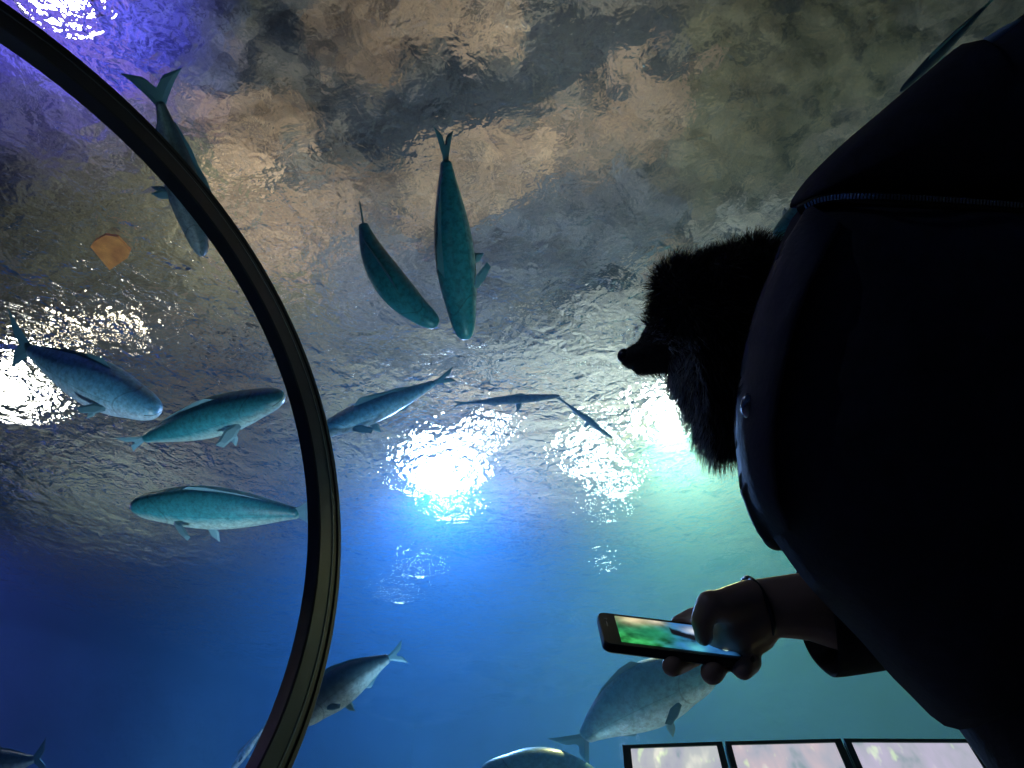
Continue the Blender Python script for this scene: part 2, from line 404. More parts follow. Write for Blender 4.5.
spot('tank_violet', (pE.x-.5, pE.y-.3, WH-.1), (pE.x-.7, pE.y-.2, 0), 380, (.3, .10, 1), 85)  # added submerged spot, tints the water violet near the rib top
spot('fish_fill_left', (-4.3, 2.9, .6), P(150, 430, 5.9), 380, (.6, .82, 1), 50)  # unseen fills from here on, added below view to brighten the fish
spot('fish_fill_mid', (-1.4, 2.7, .9), (-1.9, 1.8, 4.1), 120, (.4, .85, 1), 48)
spot('fish_fill_rear', (-2.9, 3.1, .8), P(400, 400, 5.8), 170, (.3, .65, 1), 34)
point('fish_fill', (-2.6, 4.2, .85), 9, (.35, .8, 1))
for px_, py_, pw_, c_ in ((430, 505, 200, (.7, .9, 1)), (600, 520, 160, (.8, 1, .9))):
    d_ = ray(px_, py_); t_ = (2*WH-1.2-CAM.z)/d_.z; l_ = CAM+d_*t_; l_.z = 1.2
    spot('added_glint_spot', l_, CAM+d_*((WH-CAM.z)/d_.z), pw_, c_, 45)  # unseen spots added to throw glints on the water surface
# unseen spots added at water level to brighten the rock soffit
spot('soffit_wash', (-1.2, 2.4, WH+.05), (-1.2, 2.4, CH), 80, (1, .95, .88), 170)
spot('soffit_wash_left', (-4.5, 2.0, WH+.05), (-4.5, 2.0, CH), 125, (1, .92, .8), 170)
spot('soffit_wash_far', (-9.5, 4.0, WH+.05), (-9.5, 4.0, CH), 165, (.72, .9, 1), 172)
spot('soffit_wash_right', (1.0, 4.5, WH+.05), (1.0, 4.5, CH), 22, (.85, 1, .95), 170)
spot('soffit_wash_main', (-5.0, 6.0, WH+.1), (-5.0, 6.0, CH), 680, (.75, .92, 1), 174)
spot('soffit_wash_green', (-2.9, 7.2, WH+.1), (-2.9, 7.2, CH), 680, (.9, 1, .88), 174)
spot('soffit_violet', (-4.0, -.3, WH+.05), (-4.2, -.6, CH), 520, (.12, .1, 1), 120)
point('bag_rim_fill', (-.7, -1.0, 2.1), 3, (.6, .75, 1))  # unseen light added to rim the bag and its zip
w = bpy.data.worlds.new('world'); SC.world = w; w.use_nodes = True
w.node_tree.nodes['Background'].inputs[0].default_value = (.05, .08, .2, 1); w.node_tree.nodes['Background'].inputs[1].default_value = .02

# ================================================================ FISH
def fish_skin(name, back, flank, belly, spec=.6):
    m, nt, out = mat(name)
    at = N(nt, 'Attribute', attribute_name='tone'); tc = N(nt, 'TexCoord')
    nz = N(nt, 'TexNoise', {'Vector': tc.outputs['Object'], 'Scale': 14, 'Detail': 4})
    sc = N(nt, 'TexVoronoi', {'Vector': tc.outputs['Object'], 'Scale': 90})
    ad = N(nt, 'Math', {0: nz.outputs[0], 1: .22}, operation='MULTIPLY')
    ad2 = N(nt, 'Math', {0: at.outputs['Fac'], 1: ad.outputs[0]}, operation='ADD')
    c = ramp(nt, ad2.outputs[0], [(.25, back), (.55, flank), (.78, belly)])
    sx = N(nt, 'SeparateColor', {0: at.outputs['Color']}); R_, G_ = sx.outputs[0], sx.outputs[1]
    nt.links.new(R_, ad2.inputs[0])
    M_ = lambda op, a, b=0.: N(nt, 'Math', {0: a, 1: b}, operation=op).outputs[0]
    q = M_('SUBTRACT', R_, .5); q = M_('MULTIPLY', M_('MULTIPLY', q, q), .35)
    gill = M_('LESS_THAN', M_('ABSOLUTE', M_('SUBTRACT', M_('ADD', G_, q), .215)), .0045)
    jaw = M_('MULTIPLY', M_('LESS_THAN', M_('ABSOLUTE', M_('SUBTRACT', R_, .56)), .025), M_('LESS_THAN', G_, .045))
    line = M_('MULTIPLY', M_('LESS_THAN', M_('ABSOLUTE', M_('SUBTRACT', R_, .44)), .008), M_('GREATER_THAN', G_, .23))
    mk = M_('MAXIMUM', M_('MULTIPLY', gill, .35), M_('MAXIMUM', M_('MULTIPLY', jaw, .9), M_('MULTIPLY', line, .35)))
    n5 = N(nt, 'TexNoise', {'Vector': tc.outputs['Object'], 'Scale': 30, 'Detail': 5, 'Roughness': .7})
    mt = ramp(nt, n5.outputs[0], [(.35, (.6, .6, .6)), (.6, (1.15, 1.15, 1.15))])
    cm = N(nt, 'Mix', {0: 1., 6: c, 7: mt}, data_type='RGBA', blend_type='MULTIPLY')
    cd_ = N(nt, 'Mix', {0: mk, 6: cm.outputs[2], 7: (.01, .025, .03, 1)}, data_type='RGBA'); c = cd_.outputs[2]
    bp = N(nt, 'Bump', {'Height': sc.outputs['Distance'], 'Strength': .12, 'Distance': .004})
    b = N(nt, 'BsdfPrincipled', {'Base Color': c, 'Roughness': .38, 'Specular IOR Level': spec, 'Normal': bp.outputs[0]})
    nt.links.new(b.outputs[0], out.inputs[0]); return m
SK_TEAL = fish_skin('teal_fish_skin', (.03, .23, .27), (.05, .32, .36), (.42, .60, .55))
SK_BLUE = fish_skin('blue_fish_skin', (.10, .34, .52), (.25, .52, .66), (.55, .72, .82))
SK_DARK = fish_skin('slate_fish_skin', (.02, .05, .07), (.09, .14, .15), (.35, .42, .42))
SK_FAINT = fish_skin('faint_fish_skin', (.16, .24, .30), (.20, .30, .36), (.26, .36, .42), .1)
SK_PALE = fish_skin('pale_fish_skin', (.07, .24, .34), (.12, .36, .46), (.5, .7, .78))
m_fin = principled('fish_fin', (.08, .2, .25), .5); m_finp = principled('pale_fish_fin', (.18, .36, .42), .5)
m_eye = principled('fish_eye', (.004, .005, .006), .1)
def fin_mesh(outline, th=.004):
    """solid fin from 2d outline (a,b) in a plane, thick in the middle; returns verts (a, t, b)"""
    n = len(outline); cx = sum(a for a, b in outline)/n; cz = sum(b for a, b in outline)/n
    vs = [(a, 0, b) for a, b in outline]
    inner = [(lerp(a, cx, .35), th, lerp(b, cz, .35)) for a, b in outline]; innr = [(a, -t, b) for a, t, b in inner]
    vs += inner+innr; fs = []
    for i in range(n):
        j = (i+1) % n
        fs += [(i, j, n+j, n+i), (j, i, 2*n+i, 2*n+j)]
    fs += [tuple(range(n, 2*n)), tuple(range(3*n-1, 2*n-1, -1))]
    return mesh(vs, fs)
def fish(h, t, dorsal, label, skin, H=.26, W=.15, bend=0., group=None, finm=None, pect=True, dl=1., vbend=0., name='fish', tailsz=1.):
    """h, t = (px, py, depth) of snout and tail tip; dorsal = (right, up, forward) camera-sense hint of the back direction"""
    A, B = P(*h), P(*t); L = (A-B).length
    X = (A-B)/L; D = RT*dorsal[0]+UP*dorsal[1]+fw*dorsal[2]; D = (D-X*D.dot(X)).normalized(); Y = D.cross(X)
    # body runs x = 0 (snout, local +L/2) to the peduncle at .84 L
    def spine(s):  # s 0 snout .. 1 tail
        k = (s-.5)**2*4-1 if s < .5 else (s-.5)**2*4-1
        return Vector((L*(.5-s), bend*L*k*.5*-1, vbend*L*k*.5*-1))
    pr = [(0, .12), (.012, .28), (.04, .46), (.1, .62), (.16, .70), (.24, .88), (.33, .98), (.42, 1.), (.52, .93), (.62, .76), (.72, .55), (.79, .38), (.84, .27), (.87, .24)]
    n = 20; vs, fs, tone = [], [], []
    for i, (s, r) in enumerate(pr):
        c = spine(s); tg = (spine(min(1, s+.01))-spine(max(0, s-.01))).normalized()*-1
        yy = Vector((0, 0, 1)).cross(tg).normalized(); zz = tg.cross(yy)
        for j in range(n):
            a = 2*PI*j/n; ca, sa = math.cos(a), math.sin(a)
            hz = H*L*.5*r*(1.0 if sa > 0 else 1.06); wy = W*L*.5*(r**.8)*(1-.35*max(0, s-.6))
            v = c+yy*wy*ca*(abs(ca)**.0)+zz*hz*sa
            vs.append(v); tone.append((.5-.5*sa, s))
    for i in range(len(pr)-1):
        for j in range(n): fs.append((i*n+j, (i+1)*n+j, (i+1)*n+(j+1) % n, i*n+(j+1) % n))
    fs.append(tuple(range(n))); fs.append(tuple(len(vs)-1-j for j in range(n)))
    me = mesh(vs, fs)
    bm = bmesh.new(); bm.from_mesh(me); bmesh.ops.recalc_face_normals(bm, faces=bm.faces); bm.to_mesh(me); bm.free()
    ca_ = me.color_attributes.new('tone', 'FLOAT_COLOR', 'POINT')
    ca_.data.foreach_set('color', [x for v in tone for x in (v[0], v[1], 0, 1)])
    o = link(name, me, None, skin); ss = o.modifiers.new('s', 'SUBSURF'); ss.levels = 1; ss.render_levels = 2
    frame(o, (A+B)/2, X, Y, D); tag(o, label, 'fish', group or 'fish swimming in the tank')
    finm = finm or m_fin; Hh = H*L*.5
    def add(nm, outl, M, m=None):
        me = fin_mesh(outl, .006*L); me.transform(M); f = link(nm, me, o, m or finm, False); return f
    e = spine(.85); tdir = (spine(1.0)-spine(.85)).normalized()
    ty = Vector((0, 0, 1)).cross(tdir).normalized(); tz = tdir.cross(ty)*-1
    if tz.z < 0: tz = -tz
    M = Matrix.Translation(e) @ Matrix((tdir, ty, tz)).transposed().to_4x4(); q = L*.15; k = tailsz
    add('tail_fin', [(-.01*L, -.02*L), (.25*q, -.28*Hh*k-.02*L*k), (.75*q, -.72*Hh*k-.03*L*k), (1.12*q, -1.0*Hh*k-.05*L*k), (.95*q, -.55*Hh*k), (.62*q, -.12*Hh), (.55*q, 0), (.62*q, .12*Hh), (.95*q, .55*Hh*k), (1.12*q, 1.05*Hh*k+.05*L*k), (.75*q, .75*Hh*k+.03*L*k), (.25*q, .3*Hh*k+.02*L*k), (-.01*L, .02*L)], M)
    z = lambda s: spine(s).z
    def rr(s):
        for (a, ra), (b, rb) in zip(pr[:-1], pr[1:]):
            if a <= s <= b: return lerp(ra, rb, (s-a)/(b-a))
        return .2
    def yb(s): return Matrix.Translation((0, spine(s).y, 0))
    fh = .05*L*dl
    top = [(spine(s).x, z(s)+Hh*rr(s)*.93+hh*fh) for s, hh in ((.30, 0), (.36, 1.), (.44, .8), (.52, .45), (.6, .5), (.68, .3), (.76, .15))]+[(spine(s).x, z(s)+Hh*rr(s)*.6) for s in (.76, .6, .45, .32)]
    add('dorsal_fin', top, yb(.5))
    bot = [(spine(s).x, z(s)-Hh*rr(s)*.95-hh*fh) for s, hh in ((.56, 0), (.62, 1.0), (.68, .5), (.76, .1))]+[(spine(s).x, z(s)-Hh*rr(s)*.6) for s in (.76, .66, .57)]
    add('anal_fin', bot, yb(.65))
    for sgn in (-1, 1):
        pv = Matrix.Translation((spine(.36).x, spine(.36).y+sgn*W*L*.12, z(.36)-Hh*.95)) @ Matrix.Rotation(sgn*.35, 4, 'X')
        add('pelvic_fin', [(0, .01*L), (-.02*L, -.05*L), (-.06*L, -.085*L), (-.065*L, -.03*L), (-.05*L, .01*L)], pv, m_finp)
        if pect:
            pv = Matrix.Translation((spine(.25).x, spine(.25).y+sgn*W*L*.43, z(.25)-Hh*.25)) @ Matrix.Rotation(sgn*-.55, 4, 'Z') @ Matrix.Rotation(sgn*.5, 4, 'X')
            add('pectoral_fin', [(0, .012*L), (-.06*L, .02*L), (-.14*L, -.01*L), (-.12*L, -.04*L), (-.05*L, -.035*L), (0, -.015*L)], pv)
        bm = bmesh.new(); bmesh.ops.create_uvsphere(bm, u_segments=12, v_segments=8, radius=.008*L)
        ey = link('eye', bm_mesh(bm), o, m_eye); ey.location = (spine(.075).x, spine(.075).y+sgn*W*L*.2, z(.075)+Hh*.12)
    return o
# seen from below or from the side; depths are metres ahead of the lens
fish((203, 256, 5.2), (152, 74, 4.45), (.9, .3, .2), 'slim dark fish diving behind the upper arch rib, tail above it', SK_DARK, H=.18, W=.15, bend=.02, pect=False)
fish((438, 325, 4.75), (360, 204, 4.85), (.35, -.2, -.9), 'shorter teal fish curving head down, left of the straight teal fish', SK_TEAL, H=.22, W=.23, bend=-.24, pect=False, tailsz=.35)
fish((466, 340, 4.55), (444, 132, 4.4), (-.55, 0, -.85), 'long straight teal fish pointing straight down in mid water', SK_TEAL, H=.21, W=.19, bend=-.03, tailsz=.5)
fish((160, 412, 5.8), (12, 340, 6.0), (.35, .75, -.5), 'light blue fish below the warm glare at the far left, forked tail up left', SK_BLUE, H=.30, W=.24, bend=-.03)
fish((283, 395, 5.4), (126, 444, 6.05), (-.2, .7, -.8), 'blue-green fish nosing up right towards the arch rib', SK_TEAL, H=.20, W=.17, bend=.0, dl=.5, finm=m_finp, tailsz=.4)
fish((132, 507, 6.1), (326, 516, 5.9), (.05, .8, -.7), 'large green-backed fish swimming left with its tail at the arch rib', SK_TEAL, H=.27, W=.16, dl=.5, finm=m_finp, vbend=.05)
fish((310, 436, 5.6), (452, 375, 6.0), (.3, .8, -.3), 'slender blue fish slanting up right beside the arch rib near the main glare', SK_BLUE, H=.17, W=.16, bend=.02, tailsz=.45)
fish((300, 724, 4.4), (404, 652, 4.6), (-.35, .8, -.1), 'slate grey fish low by the arch rib with raised forked tail', SK_DARK, H=.33, W=.20, vbend=.15, tailsz=.5)
fish((716, 672, 4.2), (570, 752, 4.4), (-.5, .8, -.2), 'big pale blue fish arching up beneath the hand and phone', SK_PALE, H=.42, W=.24, vbend=.18, tailsz=.6)
fish((478, 778, 4.2), (628, 790, 4.4), (0, .95, -.2), 'broad green-blue fish at the bottom edge, only its back showing', SK_PALE, H=.42, W=.26, vbend=.06, dl=.15)
fish((228, 775, 6.0), (268, 722, 6.2), (-.8, .5, .2), 'faint thin blue fish low behind the arch rib', SK_BLUE, H=.14, W=.1, tailsz=.4)
fish((-40, 768, 6.3), (46, 758, 6.2), (0, .9, .1), 'dark fish in the bottom left corner, only its back and tail showing', SK_DARK, H=.3, W=.2)
fish((900, 92, 4.5), (1000, -8, 4.2), (-.5, .3, -.8), 'thin dark green fish high above the dark shoulder bag', SK_DARK, H=.09, W=.1, pect=False, tailsz=.5)
fish((776, 236, 4.6), (850, 170, 4.9), (-.3, .5, -.8), 'small bright teal fish peeking out where dog fur meets the bag', SK_TEAL, H=.22, W=.2)
fish((560, 396, 6.8), (455, 404, 6.8), (0, .8, -.4), 'dim grey-blue fish right of the slender blue fish, over the main glare', SK_FAINT, H=.08, W=.09, pect=False, dl=.5, tailsz=.4)
fish((612, 438, 7.0), (556, 396, 7.0), (.3, .8, -.4), 'tiny dim grey fish between the glare and the dog muzzle', SK_FAINT, H=.08, W=.08, pect=False, dl=.5, tailsz=.5)
def amber_reflection():  # orange square standing in for a light reflection on the water
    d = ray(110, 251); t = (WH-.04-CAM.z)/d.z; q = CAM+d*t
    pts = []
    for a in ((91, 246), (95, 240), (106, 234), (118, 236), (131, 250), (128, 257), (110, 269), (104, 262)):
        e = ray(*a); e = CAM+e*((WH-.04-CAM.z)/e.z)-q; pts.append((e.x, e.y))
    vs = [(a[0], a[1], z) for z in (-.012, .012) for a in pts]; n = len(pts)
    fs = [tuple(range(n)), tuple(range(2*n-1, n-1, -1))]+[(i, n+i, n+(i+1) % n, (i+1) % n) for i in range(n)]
    o = link('tile', mesh(vs, fs), None, principled('amber_reflection', (1., .27, .06), .6, noise=(9, .4)), False)
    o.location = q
    tag(o, 'small orange-brown square standing in for a reflection at the water surface, left of the arch rib', 'tile')
amber_reflection()

# ================================================================ PERSON, BAG, DOG, PHONE
m_skin = principled('skin', (.42, .26, .19), .5, bump=(90, .15, .002), noise=(20, .12))
m_coat = principled('black_coat', (.010, .010, .015), .85, bump=(120, .4, .003), noise=(30, .3))
m_bag = principled('navy_bag_fabric', (.014, .016, .034), .8, bump=(220, .5, .0015), noise=(60, .3))
m_trim = principled('navy_bag_trim', (.022, .026, .052), .7, bump=(220, .5, .0015))
m_trous = principled('dark_trousers', (.012, .013, .02), .85, bump=(100, .3, .003))
m_hair = principled('dark_hair', (.02, .015, .012), .5, bump=(150, .6, .004))
m_shoe = principled('black_shoe', (.01, .01, .01), .5)
m_metal = principled('steel', (.5, .52, .56), .25, 1.)
m_black = principled('black_plastic', (.008, .008, .01), .35)
FR = Matrix((RT, UP, fw))     # camera-sense axes
def C3(px, py, dep): return P(px, py, dep)
SH_N = C3(1105, 330, .80)      # near shoulder (the arm that holds the phone)
HEAD = Vector((.30, .42, 1.60)); CHEST = Vector((.33, .40, 1.22)); HIP = Vector((.36, .42, .86))
FACE = Vector((-.90, -.25, -.1)).normalized()
ELB = C3(930, 640, .83); WR = C3(756, 606, .80)
SHN = Vector((.29, .22, 1.36)); SHF = Vector((.36, .60, 1.36))
def person():
    bm = bmesh.new()
    # torso, neck, head
    capsule(bm, HIP, CHEST, .135, .15, 20); capsule(bm, CHEST, CHEST+Vector((-.01, 0, .10)), .15, .12, 20)
    capsule(bm, SHN, SHF, .06, .06); capsule(bm, CHEST+Vector((-.01, 0, .12)), HEAD+Vector((0, 0, -.06)), .062, .055)
    sd = FACE.cross(Vector((0, 0, 1))).normalized(); upv = sd.cross(FACE).normalized()
    ellipsoid(bm, HEAD, FACE*.095, sd*.076, upv*.115); ellipsoid(bm, HEAD+FACE*.03-upv*.055, FACE*.06, sd*.055, upv*.055)
    capsule(bm, HEAD+FACE*.092+upv*.012, HEAD+FACE*.115-upv*.022, .009, .014)       # nose
    capsule(bm, HEAD+FACE*.083-upv*.05-sd*.018, HEAD+FACE*.083-upv*.05+sd*.018, .009, .009)  # lips
    capsule(bm, HEAD+FACE*.083+upv*.03-sd*.035, HEAD+FACE*.086+upv*.03+sd*.035, .009, .009)  # brow
    for s in (-1, 1): ellipsoid(bm, HEAD+sd*.078*s-upv*.005, FACE*.018, sd*.009, upv*.032, 12)
    # legs and feet
    for s, hy in ((-1, -.09), (1, .09)):
        hp = HIP+Vector((0, hy, -.02)); kn = Vector((HIP.x-.01, HIP.y+hy, .47)); an = Vector((HIP.x+.01, HIP.y+hy, .09))
        capsule(bm, hp, kn, .088, .06); capsule(bm, kn, an, .06, .04); capsule(bm, an+Vector((.02, 0, -.045)), an+Vector((-.15, 0, -.055)), .036, .03)
    # far arm, holding the bag
    el2 = Vector((.22, .70, 1.10)); wr2 = Vector((.0, .62, 1.06))
    capsule(bm, SHF, el2, .052, .042); capsule(bm, el2, wr2, .042, .028); ellipsoid(bm, wr2+Vector((-.05, -.02, 0)), Vector((.05, 0, 0)), Vector((0, .04, 0)), Vector((0, 0, .018)), 12)
    for i in range(4): b = wr2+Vector((-.085, -.05+.02*i, 0)); capsule(bm, b, b+Vector((-.045, 0, .012)), .0085, .0075, 8)
    capsule(bm, wr2+Vector((-.03, -.04, 0)), wr2+Vector((-.07, -.075, .02)), .011, .009, 8)
    # near arm
    capsule(bm, SHN, ELB, .052, .043); 
    capsule(bm, ELB, C3(812, 606, .81), .043, .037); capsule(bm, C3(812, 606, .81), C3(760, 607, .80), .037, .030)
    # hand: palm behind the phone, fingers under it, thumb over the screen
    def seg(pts, rr):
        for a, b, ra, rb in zip(pts[:-1], pts[1:], rr[:-1], rr[1:]): capsule(bm, C3(*a), C3(*b), ra, rb, 12)
    seg([(762, 607, .80), (740, 622, .795)], [.030, .032]); seg([(750, 600, .79), (725, 606, .775)], [.022, .019])   # heel of hand, thumb mound
    seg([(752, 628, .80), (722, 636, .80)], [.028, .024])
    seg([(735, 606, .78), (710, 604, .768), (702, 620, .768), (704, 637, .772)], [.018, .0145, .012, .0098])          # thumb
    seg([(744, 646, .80), (750, 662, .79), (743, 669, .762)], [.013, .0125, .0115])                       # little finger
    seg([(728, 642, .81), (720, 662, .805), (712, 673, .762)], [.0135, .0125, .0125])
    seg([(716, 636, .82), (700, 652, .822), (682, 662, .79), (672, 666, .762)], [.013, .012, .0115, .0112])
    seg([(735, 610, .80), (712, 612, .822), (692, 617, .842), (678, 623, .848)], [.015, .012, .0105, .009])  # index lying along the back
    return link('person', remesh(bm, .0034, 4), None, m_skin)
per = person()
tag(per, 'person in a black coat facing left, bare forearm stretched out below the dog', 'person')
def cap_obj(name, fn, vox, m, parent, it=8):
    bm = bmesh.new(); fn(bm); return link(name, remesh(bm, vox, it), parent, m)
def coat(bm):
    capsule(bm, HIP+Vector((0, 0, -.10)), CHEST, .20, .19, 24); capsule(bm, CHEST, CHEST+Vector((0, 0, .12)), .19, .13, 24)
    capsule(bm, SHN, SHF, .085, .085, 20)
    capsule(bm, HIP+Vector((0, 0, -.25)), HIP, .20, .20, 24)
    capsule(bm, CHEST+Vector((0, 0, .18)), HEAD+Vector((.0, 0, -.12)), .09, .075)
    capsule(bm, SHF, Vector((.22, .70, 1.10)), .085, .075); capsule(bm, Vector((.22, .70, 1.10)), Vector((.03, .63, 1.065)), .075, .05)
    capsule(bm, C3(1012, 608, .80), C3(1130, 745, .72), .122, .125, 20)
    capsule(bm, C3(1010, 560, .84), C3(1090, 690, .76), .12, .105, 20)
cap_obj('coat', coat, .009, m_coat, per)
def sleeve():
    # wide cuff open to the left, hem seen from below
    a = C3(806, 618, .81); b = C3(880, 616, .82); c = C3(960, 590, .84)
    stations = [(C3(1110, 360, .80), .12), (C3(1060, 480, .81), .11), (C3(990, 560, .83), .085), (C3(905, 600, .825), .066), (C3(853, 612, .82), .062)]
    n = 28; rings = []
    ax = None
    for i, (p, r) in enumerate(stations):
        q = stations[min(i+1, len(stations)-1)][0]-stations[max(i-1, 0)][0]; T = q.normalized()
        x = (UP-T*UP.dot(T)).normalized(); y = T.cross(x)
        rings.append([p+(x*math.cos(2*PI*j/n)+y*math.sin(2*PI*j/n))*r*(1+.05*math.sin(3*2*PI*j/n+i)) for j in range(n)])
    # cuff: slanting opening, further out at the bottom
    last = []
    ctr = C3(812, 622, .81)
    for j in range(n):
        t = 2*PI*j/n
        c_, s_ = math.cos(t), math.sin(t); sq = lambda v: math.copysign(abs(v)**.7, v)
        last.append(ctr+UP*sq(c_)*.055+fw*sq(s_)*.055+RT*(-.008*math.cos(t)+(.012 if math.cos(t) < 0 else -.012)*0))
    # orientate ring like the others
    def best(ref, ring):
        bst = None
        for rev in (0, 1):
            rg = ring[::-1] if rev else ring
            for k in range(n):
                rg2 = rg[k:]+rg[:k]; s = sum((u-v).length for u, v in zip(ref, rg2))
                if bst is None or s < bst[0]: bst = (s, rg2)
        return bst[1]
    rings.append(best(rings[-1], last))
    inner = [ctr+(v-ctr)*.93+RT*.004 for v in rings[-1]]; rings.append(inner)
    rings.append([C3(850, 612, .82)+(v-C3(853, 612, .82))*.9 for v in rings[-3]])
    vs = [v for r in rings for v in r]; fs = []
    for i in range(len(rings)-1):
        for j in range(n): fs.append((i*n+j, i*n+(j+1) % n, (i+1)*n+(j+1) % n, (i+1)*n+j))
    fs.append(tuple(range(n)))
    o = link('sleeve', mesh(vs, fs), per, m_coat); s = o.modifiers.new('s', 'SUBSURF'); s.levels = 1; s.render_levels = 2
sleeve()
def trousers(bm):
    capsule(bm, HIP, HIP+Vector((0, 0, .05)), .16, .15, 20)
    for hy in (-.09, .09):
        capsule(bm, HIP+Vector((0, hy, -.04)), Vector((HIP.x, HIP.y+hy, .47)), .105, .08); capsule(bm, Vector((HIP.x, HIP.y+hy, .47)), Vector((HIP.x+.01, HIP.y+hy, .12)), .08, .07)
cap_obj('trousers', trousers, .012, m_trous, per)
for hy in (-.09, .09):
    def shoe(bm, hy=hy):
        capsule(bm, Vector((HIP.x+.05, HIP.y+hy, .05)), Vector((HIP.x-.15, HIP.y+hy, .042)), .05, .042); capsule(bm, Vector((HIP.x+.02, HIP.y+hy, .06)), Vector((HIP.x+.02, HIP.y+hy, .12)), .05, .048)
    cap_obj('shoe', shoe, .007, m_shoe, per)
def hair(bm):
    sd = FACE.cross(Vector((0, 0, 1))).normalized(); upv = sd.cross(FACE).normalized()
    ellipsoid(bm, HEAD-FACE*.022+upv*.022, FACE*.092, sd*.088, upv*.112); ellipsoid(bm, HEAD-FACE*.05-upv*.04, FACE*.06, sd*.08, upv*.10)
cap_obj('hair', hair, .006, m_hair, per)
for s in (-1, 1):
    sd = FACE.cross(Vector((0, 0, 1))).normalized(); upv = sd.cross(FACE).normalized()
    bm = bmesh.new(); bmesh.ops.create_uvsphere(bm, u_segments=14, v_segments=10, radius=.011)
    e = link('eye', bm_mesh(bm), per, m_eye); e.location = HEAD+FACE*.079+sd*.031*s+upv*.012
# bracelet at the wrist
wc = C3(757, 607, .80); wt = (C3(741, 612, .797)-wc).normalized()
xx = (UP-wt*UP.dot(wt)).normalized(); yy = wt.cross(xx)
br = [wc+(xx*math.cos(t)+yy*math.sin(t))*.0318 for t in np.linspace(0, 2*PI, 30)]
o = link('bracelet', tube_mesh(br, .0028, 8), None, m_black); tag(o, 'thin dark cord bracelet around the bare wrist', 'bracelet')

